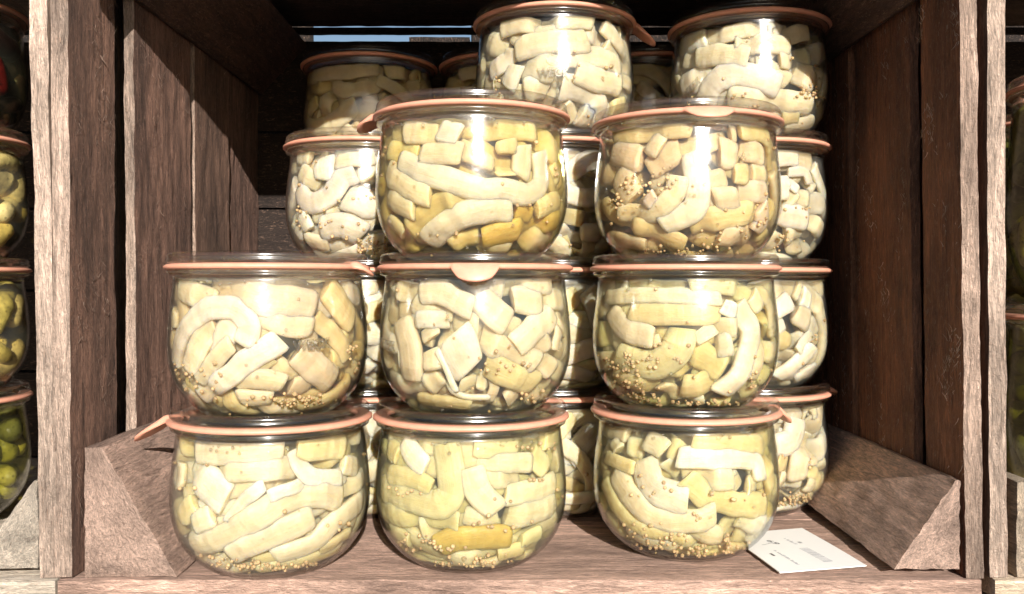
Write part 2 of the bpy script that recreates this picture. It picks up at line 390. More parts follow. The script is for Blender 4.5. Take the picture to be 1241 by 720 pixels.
vs, fs = uvs(.0032, 16, 8, (1, 1, .45))
nail = link('nail', mesh('nail', vs, fs), STEEL, crate); nail.location = (-.175, .030, .0185)
nail.rotation_euler = (0, R(52), 0)

# added planks behind the crates, blocking the sky except in the top slit
bw = thing('added_back_board', 'added dark planks behind the crates, blocking the sky in the gaps between slats', 'board', (0, .80, 0))
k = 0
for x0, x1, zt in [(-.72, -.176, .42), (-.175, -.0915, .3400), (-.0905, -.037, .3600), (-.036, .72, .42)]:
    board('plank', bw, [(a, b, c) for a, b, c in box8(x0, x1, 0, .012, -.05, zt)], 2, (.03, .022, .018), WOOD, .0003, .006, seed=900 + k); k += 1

# shelf the crates stand on
sh = thing('wooden_shelf', 'pale rough wooden shelf boards under the three crates', 'shelf', (0, .42, -.0185))
board('shelf_board', sh, box8(-.72, .72, .010, .20, -.02, .0085), 0, (.45, .32, .25), WOOD, .0004, .004, seed=950)
board('shelf_board', sh, box8(-.72, .72, .203, .40, -.02, .008), 0, (.40, .29, .23), WOOD, .0004, .006, seed=951)

# ------------------------------------------------------------------ jar profile
OUT = [(.0, .0016), (.021, .0012), (.0255, .0), (.0295, .0006), (.0345, .0034), (.0405, .0090), (.0455, .0165), (.0484, .0255), (.0494, .0345),
       (.0491, .0440), (.0482, .0535), (.0471, .0620), (.0464, .0688)]
LIP = [(.0464, .0699), (.0478, .0702), (.0490, .0707), (.0492, .0716), (.0490, .0726), (.0470, .0727), (.0452, .0727), (.0446, .0718), (.0446, .0700)]
WALL = .0005

def spline(pts, n):
    p = [Vector((a, b)) for a, b in pts]; o = []
    for i in range(len(p) - 1):
        p0 = p[max(0, i - 1)]; p1 = p[i]; p2 = p[i + 1]; p3 = p[min(len(p) - 1, i + 2)]
        for k in range(n):
            t = k / n
            o.append(.5 * ((2 * p1) + (p2 - p0) * t + (2 * p0 - 5 * p1 + 4 * p2 - p3) * t * t + (3 * p1 - p0 - 3 * p2 + p3) * t ** 3))
    o.append(p[-1]); return o

class Profile:
    def __init__(s, zs=1.0):
        s.zs = zs
        def zf(z): return z if zs == 1 else z * zs
        s.out = spline([(r, zf(z)) for r, z in OUT], 4)
        lipo = zf(.0688) - .0688; s.lipo = lipo
        s.lip = [Vector((r, z + lipo)) for r, z in LIP]
        inn = []
        m = len(s.out)
        for i, p in enumerate(s.out):
            a = s.out[max(0, i - 1)]; b = s.out[min(m - 1, i + 1)]
            t = (b - a).normalized(); nrm = Vector((-t.y, t.x))
            q = p + nrm * (WALL if i > 8 else WALL + .0008)
            if q.x < 0: q.x = 0
            inn.append(q)
        base = spline([(.0, zf(.0020)), (.013, zf(.0020)), (.021, zf(.0019)), (.027, zf(.0017)), (.0338, zf(.0037)), (.0397, zf(.0089)), (.0449, zf(.0163))], 4)
        cut = next(i for i, p in enumerate(inn) if p.y > zf(.0163) + .0012 and p.x > .0449)
        s.nb = len(base); inn = base + inn[cut:]
        inn[0].x = 0
        s.inn = inn
        # arc-length table of the inner wall
        q = [0]
        for a, b in zip(inn[:-1], inn[1:]): q.append(q[-1] + (b - a).length)
        s.q = np.array(q); s.r = np.array([p.x for p in inn]); s.z = np.array([p.y for p in inn])
        tr = np.gradient(s.r, s.q); tz = np.gradient(s.z, s.q); l = np.hypot(tr, tz)
        s.nr = -tz / l; s.nz = tr / l                       # inward normal
        s.qmax = q[-1]; s.qmin = float(np.interp(.013, s.r[:14], s.q[:14])); s.kb = s.nb - 2
    def at(s, th, q, d):
        q = min(max(q, s.qmin * .6), s.qmax + .004)
        r = np.interp(q, s.q, s.r) + np.interp(q, s.q, s.nr) * d; z = np.interp(q, s.q, s.z) + np.interp(q, s.q, s.nz) * d
        r = max(r, .0005)
        return (r * math.sin(th), -r * math.cos(th), z)      # theta 0 looks to -Y
    def R(s, q): return max(.010, float(np.interp(q, s.q, s.r)))
    def hit(s, c, px, py):
        d = ray(px, py)
        for kk in range(260):
            D = (c[1] - .052) + kk * .0004
            p = CAM + d * (D / d.y)
            z = p.z - c[2]; x = p.x - c[0]; y = p.y - c[1]
            r = math.hypot(x, y)
            if 0 <= z <= s.z[-1] + .002:
                kb = s.kb
                qq = np.interp(z, s.z[kb:], s.q[kb:]) if z > s.z[kb] else np.interp(r, s.r[:kb + 1], s.q[:kb + 1])
                rw = np.interp(qq, s.q, s.r)
                if (z > s.z[kb] and r <= rw) or (z <= s.z[kb] and r <= s.r[kb] and z >= np.interp(r, s.r[:kb + 1], s.z[:kb + 1]) - .0008):
                    return math.atan2(x, -y), float(qq)
        return None

PR = Profile(1.0); PT = Profile(1.72)

def lathe(prof, seg=80, closed=True, phase=0):
    vs = []; fs = []; n = len(prof)
    for p in prof:
        for j in range(seg):
            a = 2 * math.pi * j / seg + phase
            vs.append((p[0] * math.cos(a), p[0] * math.sin(a), p[1]))
    for i in range(n - 1 + (1 if closed else 0)):
        i2 = (i + 1) % n
        for j in range(seg):
            k2 = (j + 1) % seg
            fs.append((i * seg + j, i * seg + k2, i2 * seg + k2, i2 * seg + j))
    return vs, fs

def fix(me, dist=1e-5):
    bm = bmesh.new(); bm.from_mesh(me); bmesh.ops.remove_doubles(bm, verts=bm.verts, dist=dist)
    bmesh.ops.recalc_face_normals(bm, faces=bm.faces); bm.to_mesh(me); bm.free(); me.update(); return me

def body_mesh(P):
    prof = [tuple(p) for p in P.out] + [tuple(p) for p in P.lip] + [tuple(p) for p in reversed(P.inn)]
    prof = [(max(a, 1e-7), b) for a, b in prof]
    vs, fs = lathe(prof, 96, False)
    me = mesh('glass_body', vs, fs); fix(me)
    me.materials.append(GLASS); me.materials.append(NECK)
    zc = P.out[-1].y - .0012
    for p in me.polygons:
        if p.center.z > zc: p.material_index = 1
        p.use_smooth = True
    return me

def brine_mesh(P, top):
    prof = []
    for i, p in enumerate(P.inn):
        r = max(1e-7, p.x + P.nr[i] * .0001); z = p.y + P.nz[i] * .0001
        if z < top - .001: prof.append((r, z))
    rr = prof[-1][0]; prof += [(rr, top), (rr - .0012, top - .0004), (1e-7, top - .0004)]
    vs, fs = lathe(prof, 72, False); return fix(mesh('brine', vs, fs))

LID = [(1e-7, .0724), (.033, .0724), (.0355, .0716), (.0372, .0700), (.0405, .0696), (.0422, .0704), (.0428, .0722), (.0434, .0757), (.0445, .0761), (.0480, .0761),
       (.0490, .0763), (.0494, .0769), (.0494, .0777), (.0489, .0784), (.0491, .0791), (.0489, .0802), (.0480, .0811), (.0466, .0813), (.0452, .0809), (.0444, .0800),
       (.0440, .0790), (.0431, .0786), (.0424, .0789), (.0416, .0791), (.0408, .0786), (.0402, .0774), (.0394, .0764), (.0375, .0761), (1e-7, .0761)]

def lid_mesh(off):
    vs, fs = lathe([(a, b + off) for a, b in LID], 96, False); me = fix(mesh('glass_lid', vs, fs)); return me

def ring_mesh(off, tab_deg, tab_len=.011, tab_w=.0075, droop=.5, wav=0.0, seed=0, twist=.35):
    rnd = random.Random(seed); seg = 360; vs = []; fs = []
    ta = R(tab_deg); prof_n = 14
    for j in range(seg):
        a = 2 * math.pi * j / seg
        da = (a - ta + math.pi) % (2 * math.pi) - math.pi
        x = abs(da) * .0507 / tab_w
        ex = tab_len * (1 - x * x) ** .62 if x < 1 else 0
        ro = .0507 + ex + wav * math.sin(a * 3 + seed)
        ri = .0425
        hz = .0016
        zb = .0742 + off
        pts = []
        nu = 6
        for i in range(nu + 1):
            u = i / nu; r = ri + (ro - ri) * u
            over = max(0, r - .0500)
            zz = zb - over * droop * min(1, over / .004) + twist * (-da * r) * (ex / tab_len) * min(1, ex / .004) * (1 if ta > -.1 else -1)
            edge = .35 if i == nu else (.85 if i == nu - 1 else (.4 if i == 0 else 1))
            pts.append((r, zz, hz * edge))
        up = [(r, z + h) for r, z, h in pts]; dn = [(r, z - h) for r, z, h in reversed(pts)]
        for r, z in up + dn: vs.append((r * math.sin(a), -r * math.cos(a), z))
    m = 14
    for j in range(seg):
        k2 = (j + 1) % seg
        for i in range(m):
            i2 = (i + 1) % m
            fs.append((j * m + i, k2 * m + i, k2 * m + i2, j * m + i2))
    return fix(mesh('rubber_ring', vs, fs), 1e-7)

BODY = {1: body_mesh(PR), 2: body_mesh(PT)}
BR_ME = {}
LIDM = {1: lid_mesh(0), 2: lid_mesh(PT.lipo)}

# ------------------------------------------------------------------ packing pieces against the glass
NT, NQ = 150, 44
class Packer:
    def __init__(s, P, base=.0004):
        s.P = P; s.occ = np.full((NT, NQ), base); s.dq = (P.qmax - P.qmin) / NQ; s.pieces = []
        s.nq_r = np.array([P.R(P.qmin + (j + .5) * s.dq) for j in range(NQ)])
    def path(s, pts, step=.0016):
        """pts: list of (theta,q). Catmull-Rom, resampled evenly in metres."""
        if len(pts) == 2:
            a, b = pts; pts = [a, ((a[0] + b[0]) / 2, (a[1] + b[1]) / 2), b]
        p = [np.array(x, float) for x in pts]
        p = [2 * p[0] - p[1]] + p + [2 * p[-1] - p[-2]]; o = []
        for i in range(1, len(p) - 2):
            for k in range(12):
                t = k / 12
                o.append(.5 * ((2 * p[i]) + (p[i + 1] - p[i - 1]) * t + (2 * p[i - 1] - 5 * p[i] + 4 * p[i + 1] - p[i + 2]) * t * t + (3 * p[i] - p[i - 1] - 3 * p[i + 1] + p[i + 2]) * t ** 3))
        o.append(p[-2]); o = np.array(o)
        o[:, 1] = np.clip(o[:, 1], s.P.qmin, s.P.qmax)
        rr = np.array([s.P.R(q) for q in o[:, 1]])
        d = np.hypot(np.diff(o[:, 0]) * (rr[1:] + rr[:-1]) / 2, np.diff(o[:, 1])); cum = np.concatenate([[0], np.cumsum(d)])
        n = max(5, int(cum[-1] / step)); t = np.linspace(0, cum[-1], n + 1)
        return np.stack([np.interp(t, cum, o[:, 0]), np.interp(t, cum, o[:, 1])], 1), cum[-1]
    def cells(s, th, q, w):
        """cells within w/2 of a point"""
        jj = (q - s.P.qmin) / s.dq - .5; rj = int(w / 2 / s.dq) + 1; out = []
        for j in range(max(0, int(jj) - rj), min(NQ, int(jj) + rj + 2)):
            dqj = (s.P.qmin + (j + .5) * s.dq) - q
            if abs(dqj) > w / 2: continue
            r = s.nq_r[j]; half = math.sqrt(max(0, w * w / 4 - dqj * dqj)) / r
            i0 = int(math.floor((th - half) / (2 * math.pi) * NT)); i1 = int(math.ceil((th + half) / (2 * math.pi) * NT))
            for i in range(i0, i1 + 1):
                if abs(i * 2 * math.pi / NT - th) <= half: out.append((i % NT, j))
        return out
    def add(s, pts, w, code, maxd=.02, t=None, rc=.3, jit=None, dry=False):
        path, ln = s.path(pts)
        if ln < .003: return False
        t = t or min(.0060, max(.0024, .36 * w))
        ds = []
        for th, q in path:
            c = s.cells(th, q, w * .48)
            ds.append(max([s.occ[i, j] for i, j in c]) if c else .0004)
        ds = np.array(ds)
        ds = np.array([ds[max(0, i - 2):i + 3].max() for i in range(len(ds))])
        k = np.array([1, 2, 3, 2, 1]) / 9.; ds = np.convolve(np.pad(ds, 2, mode='edge'), k, 'valid')
        if ds.max() > maxd: return False
        for (th, q), d in zip(path, ds):
            for i, j in s.cells(th, q, w * .84): s.occ[i, j] = max(s.occ[i, j], d + t * .6)
        s.pieces.append((path, ds, w, t, code, rc)); return True
    def fill(s, rnd, codes, n=44, wr=(.0085, .0145), lr=(.038, .095), rc=.3, layers=1, frac=.03):
        tries = 0
        while len(s.pieces) < n and tries < 420:
            tries += 1
            lim = .0006 if tries < 140 else (.0040 if tries < 240 else (.008 if tries < 340 else .013))
            free = np.argwhere(s.occ[:, 2:] < lim)
            if len(free) < NT * NQ * .02: free = np.argwhere(s.occ[:, 2:] < .013)
            if not len(free): break
            i, j = free[rnd.randrange(len(free))]; j += 2
            th = i * 2 * math.pi / NT; q = s.P.qmin + (j + .5) * s.dq
            w = rnd.uniform(*wr); ln = rnd.uniform(*lr); a = rnd.gauss(0, .6); cv = rnd.gauss(0, .42)
            pts = []; 
            for k in (-1, -.33, .33, 1):
                aa = a + cv * k * 1.3; r = s.P.R(q)
                pts.append((th + math.cos(aa) * k * ln / 2 / r, min(s.P.qmax - w * .3, max(s.P.qmin + w * .2, q + math.sin(aa) * k * ln / 2))))
            s.add(pts, w, rnd.choice(codes), maxd=.0165, rc=rc)

SHARED = {}
def piece_mesh(P, path, ds, w, t, rc, seed, rough=1.0, nc=14):
    rnd = random.Random(seed); n = len(path); vs = []; fs = []; pcs = []
    rr = np.array([P.R(q) for q in path[:, 1]])
    tx = np.gradient(path[:, 0]) * rr; tq = np.gradient(path[:, 1]); l = np.hypot(tx, tq) + 1e-9; tx /= l; tq /= l
    seg = np.hypot(np.diff(path[:, 0]) * rr[1:], np.diff(path[:, 1])); cum = np.concatenate([[0], np.cumsum(seg)]); ln = cum[-1]
    # flat facets left by the peeler: piecewise linear width and height
    nb = max(3, int(ln / .007)); bk = np.linspace(0, ln, nb + 1) + np.array([0] + [rnd.uniform(-.002, .002) for _ in range(nb - 1)] + [0])
    dw = np.interp(cum, bk, [rnd.uniform(.91, 1.04) for _ in bk]); dd = np.interp(cum, bk, [rnd.uniform(0, .0011) for _ in bk]) * rough
    side = np.interp(cum, bk, [rnd.uniform(-.05, .05) for _ in bk])
    grow = 1.09 if rc < .4 else 1.0
    ex = rnd.uniform(.66, .95) if rc < .4 else 1.0
    e0 = rc * w * rnd.uniform(.8, 1.5); e1 = rc * w * rnd.uniform(.8, 1.5)
    sk0, sk1 = rnd.uniform(-.35, .35), rnd.uniform(-.35, .35)
    if rc >= .4: sk0 = sk1 = 0
    idx = [0, 0] + list(range(n)) + [n - 1, n - 1]
    shr = [.02, .6] + [None] * n + [.6, .02]
    for ii, i in enumerate(idx):
        a = cum[i]
        f = 1.0
        if shr[ii] is not None:
            f = shr[ii] * .8
            if rc >= .4: f = shr[ii] * .25
        else:
            g = min(1, (a + .0002) / e0) if a < ln / 2 else min(1, (ln - a + .0002) / e1)
            g = math.sqrt(max(0, 1 - (1 - g) ** 2)); f = .82 + .18 * g if rc < .4 else max(.28, g)
        wf = w * dw[i] * f / 2; tf = t / 2 * (f if rc >= .4 else min(1, f * 1.02))
        dc = ds[i] + dd[i] + t / 2
        for c in range(nc):
            ph = 2 * math.pi * c / nc
            cu, su = math.cos(ph), math.sin(ph)
            u = math.copysign(abs(cu) ** ex, cu); v = math.copysign(abs(su) ** (ex * 1.15), su)
            lat = u * wf * grow + side[i] * w; dep = dc - v * tf * (1 if v > 0 else 1.5)
            # skewed ends
            al = 0
            if rc < .4 and a < e0 * 2: al = sk0 * lat * (1 - a / (e0 * 2))
            elif rc < .4 and ln - a < e1 * 2: al = sk1 * lat * (1 - (ln - a) / (e1 * 2))
            th = path[i, 0] + (-tq[i] * lat + tx[i] * al) / rr[i]; q = path[i, 1] + tx[i] * lat + tq[i] * al
            dep = max(dep, .0003)
            vs.append(P.at(th, q, dep)); pcs.extend((a + seed * .013, lat + (seed % 17) * .31, u))
    m = len(idx)
    for i in range(m - 1):
        for c in range(nc):
            c2 = (c + 1) % nc
            fs.append((i * nc + c, i * nc + c2, (i + 1) * nc + c2, (i + 1) * nc + c))
    fs.append(tuple(range(nc))[::-1]); fs.append(tuple((m - 1) * nc + c for c in range(nc)))
    me = mesh('piece', vs, fs)
    bm = bmesh.new(); bm.from_mesh(me); bmesh.ops.recalc_face_normals(bm, faces=bm.faces); bm.to_mesh(me); bm.free()
    at = me.attributes.new('pc', 'FLOAT_VECTOR', 'POINT'); at.data.foreach_set('vector', pcs)
    return me

SV, SF = uvs(.00112, 10, 7)
def seeds_mesh(P, pts, rnd):
    vs = []; fs = []
    for th, q, d in pts:
        p = P.at(th, q, d); s = rnd.uniform(.5, 1.0); b = len(vs)
        sx, sy = s * rnd.uniform(.9, 1.1), s * rnd.uniform(.9, 1.1)
        for v in SV: vs.append((p[0] + v[0] * sx, p[1] + v[1] * sy, p[2] + v[2] * s))
        fs += [tuple(b + i for i in f) for f in SF]
    return mesh('mustard_seeds', vs, fs)

def emboss(P, parent, c, px, py, ang, size, emblem=True):
    """raised maker's lettering and berry emblem moulded in the glass"""
    h = P.hit(c, px, py)
    if not h: return
    th0, q0 = h
    cu = bpy.data.curves.new('lettering', 'FONT'); cu.body = 'WECK'; cu.size = size; cu.extrude = .00035; cu.bevel_depth = .00022; cu.bevel_resolution = 1
    cu.align_x = 'CENTER'; cu.align_y = 'CENTER'; cu.offset = .0001; cu.resolution_u = 3
    tmp = bpy.data.objects.new('tmp', cu); col.objects.link(tmp)
    dg = bpy.context.evaluated_depsgraph_get(); me = bpy.data.meshes.new_from_object(tmp.evaluated_get(dg))
    bpy.data.objects.remove(tmp)
    ca, sa = math.cos(ang), math.sin(ang)
    r0 = P.R(q0)
    def wrap(x, y, z):
        X = x * ca - y * sa; Y = x * sa + y * ca
        return P.at(th0 + X / r0, q0 + Y, -WALL - .0001 - z)
    for v in me.vertices: v.co = wrap(v.co.x, v.co.y, v.co.z)
    me.materials.clear(); me.polygons.foreach_set('use_smooth', [True] * len(me.polygons)); me.name = 'embossed_lettering'
    link('embossed_lettering', me, EMB, parent)
    if emblem:
        vs = []; fs = []
        def tube(pts, rad, closed=False):
            b = len(vs); n = len(pts)
            for x, y in pts:
                for k in range(6):
                    a = k * math.pi / 3; vs.append(wrap(x + rad * math.cos(a) * .7, y + rad * math.cos(a) * .7, rad * math.sin(a)))
            for i in range(n - (0 if closed else 1)):
                i2 = (i + 1) % n
                for k in range(6):
                    fs.append((b + i * 6 + k, b + i * 6 + (k + 1) % 6, b + i2 * 6 + (k + 1) % 6, b + i2 * 6 + k))
        oy = size * 1.35
        berry = [(math.sin(t) * size * .62 * (1 - .22 * math.sin(t / 2) ** 8), oy - math.cos(t) * size * .55 * (1 if math.cos(t) > 0 else .8)) for t in [2 * math.pi * i / 26 for i in range(26)]]
        tube(berry, .0003, True)
        for i in range(5):
            a = R(40 + i * 25); tube([(0, oy + size * .42), (math.cos(a) * size * .25, oy + size * .42 + math.sin(a) * size * .22), (math.cos(a) * size * .5, oy + size * .38 + math.sin(a) * size * .25)], .00026)
        for i in range(9):
            x = ((i % 3) - 1) * size * .26; y = oy - size * .25 + (i // 3) * size * .2; tube([(x, y), (x + .0003, y + .0003)], .00025)
        link('embossed_emblem', mesh('embossed_emblem', vs, fs), EMB, parent)

def make_jar(label, X, Y, lvl, tab, crop=None, strokes=(), seeds=(), codes='cccwy', brine='pale', seed=1, group='jars of peeled cucumber stacked in the middle crate',
             n=92, tall=False, kind='slice', emb=None, z=None, dx=0, dy=0, tab_len=.010, tab_w=.0075, droop=.5, twist=.35, tint=(1, 1, 1), tilt=(0, 0), cat='jar', full=1.0, bottom_seeds=26, bubbles=0):
    P = PT if tall else PR
    pitch = .0762 if not tall else .0762 + PT.lipo
    z0 = (pitch * lvl if z is None else z) + .0002
    c = (X + dx, Y + dy, z0)
    t = thing('pickle_jar', label, cat, c, group)
    t.rotation_euler = (R(tilt[0]), R(tilt[1]), 0)
    k = 2 if tall else 1
    link('glass_body', BODY[k], None, t)
    top = P.lip[-1].y - .0035
    if (k, brine) not in BR_ME: BR_ME[(k, brine)] = brine_mesh(P, top)
    link('brine', BR_ME[(k, brine)], BRINE[brine], t)
    link('rubber_ring', ring_mesh(P.lipo, tab, tab_len, tab_w, droop=droop, seed=seed, twist=twist), RUB, t)
    link('glass_lid', LIDM[k], LIDG, t)
    rnd = random.Random(seed * 31 + 7)
    pk = Packer(P)
    if crop:
        ox, oy = crop; D = Y + dy
        for st in strokes:
            code, w4 = st[0], st[1]
            pts = []
            for x, y in st[2:]:
                px, py = ox + x / 4, oy + y / 4
                h = P.hit(c, px, py)
                if h is None:
                    for sft in (4, 8, 14, 20):
                        h = P.hit(c, px + sft * (1 if px < 620.5 + X / Y * F else -1), py - sft * .3)
                        if h: break
                if h: pts.append(h)
            if len(pts) < 2: continue
            w = w4 / 4 * (D - .045) / F * 1.24
            pk.add(pts, w, code, maxd=.016)
    # sow the remaining wall, all the way round
    if kind == 'slice': pk.fill(rnd, codes, n)
    elif kind == 'gherkin': pk.fill(rnd, codes, n, (.011, .017), (.05, .075), rc=.42)
    else: pk.fill(rnd, codes, n, (.015, .019), (.016, .021), rc=.7)
    for idx, (path, ds, w, th_, code, rc) in enumerate(pk.pieces):
        base = COLS[code] if code in COLS else code
        kk = 1 + rnd.uniform(-.12, .08); cc = [b * tn * kk * (1 + rnd.uniform(-.015, .015)) for b, tn in zip(base, tint)]
        o = link({'slice': 'cucumber_piece', 'gherkin': 'gherkin', 'olive': 'round_gherkin'}[kind], piece_mesh(P, path, ds, w, th_ if kind == 'slice' else w * .8, rc, seed * 1000 + idx, 1 if kind == 'slice' else 0),
                 SLICE if kind == 'slice' else GHERK, t, cc)
    sp = []
    if crop:
        ox, oy = crop
        for x, y, m_, sx, sy in seeds:
            for _ in range(m_):
                h = P.hit(c, ox + (x + rnd.gauss(0, sx * .75)) / 4, oy + (y + rnd.gauss(0, sy * .75)) / 4)
                if h: sp.append((h[0], h[1], rnd.uniform(.0006, .0012)))
    if kind == 'slice':
        for _ in range(bottom_seeds):
            a = rnd.uniform(-math.pi, math.pi); sp.append((a, P.qmin + abs(rnd.gauss(0, .010)), .0010))
        for _ in range(14):
            sp.append((rnd.uniform(-math.pi, math.pi), rnd.uniform(P.qmin + .01, P.qmax - .004), .0008))
    if sp:
        o = link('mustard_seeds', seeds_mesh(P, sp, rnd), SEED, t); o['kind'] = 'stuff'
    if bubbles:
        bv = []; bf = []
        spots = [(rnd.gauss(0, .75), P.qmax - abs(rnd.gauss(.001, .002)) if rnd.random() < .45 else rnd.uniform(P.qmin + .008, P.qmax)) for _ in range(bubbles)]
        for th, q in spots:
            p = P.at(th, q, .0003); s_ = rnd.uniform(.25, .8); b = len(bv)
            for v in SV: bv.append((p[0] + v[0] * s_, p[1] + v[1] * s_, p[2] + v[2] * s_))
            bf += [tuple(b + i_ for i_ in f) for f in SF]
        o = link('air_bubbles', mesh('air_bubbles', bv, bf), EMB, t); o['kind'] = 'stuff'
    if emb:
        for e in emb: emboss(P, t, c, *e)
    return t

YL, YM, YR, YBk = .463, .472, .490, .575
XL, XM, XR = -.1237, -.0212, .0930
G = 'front row jars of peeled cucumber'
G2 = 'back row jars of peeled cucumber'
make_jar('bottom left jar with its pink rubber tab sticking out above the corner block', XL + .001, YL, 0, -84, (170, 520),
  [('c', 105, (250, 100), (450, 110), (700, 90)), ('y', 105, (770, 80), (1010, 80)), ('w', 150, (230, 150), (300, 270), (400, 350)),
   ('w', 75, (760, 100), (800, 200), (870, 240), (990, 235)), ('w', 55, (620, 330), (810, 260)), ('w', 55, (410, 460), (480, 360), (600, 270)),
   ('c', 120, (240, 590), (420, 530), (620, 400), (800, 330), (1000, 320)), ('c', 95, (350, 200), (600, 195), (780, 190)),
   ('c', 110, (420, 640), (600, 550), (850, 430)), ('c', 100, (650, 640), (850, 580), (960, 460), (1100, 330)), ('c', 80, (1010, 300), (1100, 220)),
   ('c', 75, (165, 290), (175, 160)), ('y', 100, (170, 440), (240, 370)), ('c', 100, (240, 470), (330, 430)), ('c', 80, (210, 530), (400, 480)),
   ('c', 80, (1000, 170), (1090, 190)), ('y', 70, (880, 610), (1050, 520))],
  [(600, 680, 70, 260, 14), (700, 400, 1, 4, 4), (970, 470, 4, 60, 30), (480, 120, 1, 1, 1), (240, 290, 2, 60, 60), (430, 650, 8, 80, 14)],
  codes='cccwy', brine='pale', seed=11, group=G, bubbles=34, droop=.6, tab_len=.017, tab_w=.0075)
make_jar('left jar of the second layer, standing on the jar with the long tab', XL, YL, 1, 75, (170, 325),
  [('w', 95, (150, 470), (160, 370), (230, 250), (340, 190), (450, 200), (520, 270), (495, 380)), ('c', 105, (220, 510), (250, 400), (300, 290), (330, 260)),
   ('c', 75, (270, 560), (350, 450), (430, 360)), ('w', 95, (280, 640), (400, 550), (520, 450), (690, 350)), ('c', 95, (170, 90), (340, 160)),
   ('t', 130, (290, 95), (450, 110), (650, 160), (860, 180)), ('t', 90, (560, 220), (700, 270), (850, 280)), ('y', 130, (930, 90), (1050, 250)),
   ('y', 85, (880, 230), (980, 350), (1030, 440)), ('t', 130, (770, 410), (880, 500), (950, 570)), ('c', 95, (440, 590), (560, 550), (700, 580)),
   ('t', 100, (740, 600), (850, 600)), ('c', 80, (470, 655), (640, 660)), ('c', 80, (150, 200), (140, 290)), ('y', 60, (560, 500), (640, 440)),
   ('y', 95, (1020, 350), (1080, 300)), ('y', 110, (960, 460), (1060, 420)), ('c', 90, (650, 470), (760, 560))],
  [(740, 655, 55, 130, 22), (190, 500, 8, 40, 50), (1040, 440, 9, 40, 50), (330, 500, 7, 70, 60), (220, 580, 7, 60, 25), (560, 360, 1, 1, 1)],
  codes='cctyw', brine='tan', seed=12, group=G, bubbles=34, emb=[(378, 418, .06, .0062, False)], tab_len=.006, tint=(1, .97, .95))
make_jar('bottom middle jar with yellow green slices and a dark yellow piece low in the brine', XM, YM, 0, 170, (420, 520),
  [('w', 100, (260, 50), (300, 120), (370, 190)), ('g', 120, (470, 70), (490, 190), (500, 320), (420, 380), (300, 345), (150, 280)), ('y', 85, (150, 200), (280, 240), (400, 290)),
   ('c', 110, (600, 190), (640, 300), (740, 400)), ('c', 80, (640, 150), (760, 160), (910, 160)), ('c', 80, (650, 235), (740, 240), (850, 215)),
   ('g', 105, (930, 110), (985, 200)), ('c', 95, (780, 330), (900, 310), (1030, 265)), ('c', 125, (800, 430), (930, 410), (1030, 360)),
   ('g', 110, (160, 400), (350, 440), (540, 470)), ('w', 95, (560, 450), (760, 450)), ('o', 115, (430, 590), (580, 550), (810, 550)),
   ('g', 90, (180, 500), (290, 560)), ('g', 90, (860, 570), (960, 520)), ('y', 90, (740, 640), (870, 610)), ('g', 110, (620, 70), (890, 70)), ('y', 95, (190, 90), (230, 130))],
  [(250, 300, 7, 90, 30), (690, 465, 8, 110, 25), (910, 92, 8, 80, 16), (885, 250, 5, 40, 10), (380, 560, 26, 90, 40), (600, 670, 55, 220, 22), (720, 340, 1, 1, 1), (800, 350, 1, 1, 1), (240, 560, 2, 10, 4)],
  codes='ggcyc', brine='green', seed=13, group=G, bubbles=34, tint=(.98, 1, .93))
make_jar('middle jar of the second layer with a pink rubber tab hanging at its front', XM + .0022, YM, 1, 2, (420, 325),
  [('t', 120, (240, 250), (280, 400), (300, 560)), ('w', 165, (510, 320), (550, 420), (600, 500)), ('c', 95, (340, 120), (450, 120), (610, 195)),
   ('t', 115, (640, 130), (740, 220), (800, 260)), ('c', 105, (820, 150), (960, 165)), ('c', 110, (830, 380), (920, 300), (1020, 220)),
   ('w', 70, (320, 250), (470, 240)), ('c', 90, (290, 160), (380, 190), (500, 200)), ('c', 100, (490, 240), (640, 285)), ('c', 110, (660, 330), (760, 390), (940, 470)),
   ('y', 120, (680, 480), (800, 530), (930, 580)), ('c', 90, (370, 290), (400, 340)), ('c', 95, (380, 400), (410, 500)), ('c', 100, (380, 590), (440, 540)),
   ('w', 26, (430, 400), (480, 500), (530, 620)), ('w', 26, (450, 560), (560, 640), (700, 650)), ('c', 105, (900, 390), (1000, 340)), ('c', 100, (970, 450), (1020, 510)),
   ('c', 60, (1030, 400), (1045, 280)), ('t', 45, (650, 600), (670, 550), (730, 590), (690, 680)), ('y', 80, (340, 660), (600, 690)), ('c', 105, (780, 670), (860, 640)),
   ('c', 80, (540, 590), (640, 590)), ('c', 80, (225, 100), (300, 120)), ('c', 90, (215, 190), (280, 190))],
  [(800, 490, 7, 40, 30), (670, 480, 4, 30, 50), (520, 340, 1, 1, 1), (495, 680, 2, 60, 2), (1005, 260, 1, 1, 1), (1035, 400, 1, 1, 1), (240, 105, 1, 1, 1), (920, 640, 12, 80, 20)],
  codes='ccwct', brine='pale', seed=14, group=G, bubbles=34, emb=[(469, 418, -.05, .0060, False)], tab_len=.0046, tab_w=.0115, twist=0, droop=1.3, tint=(1, .98, .95))
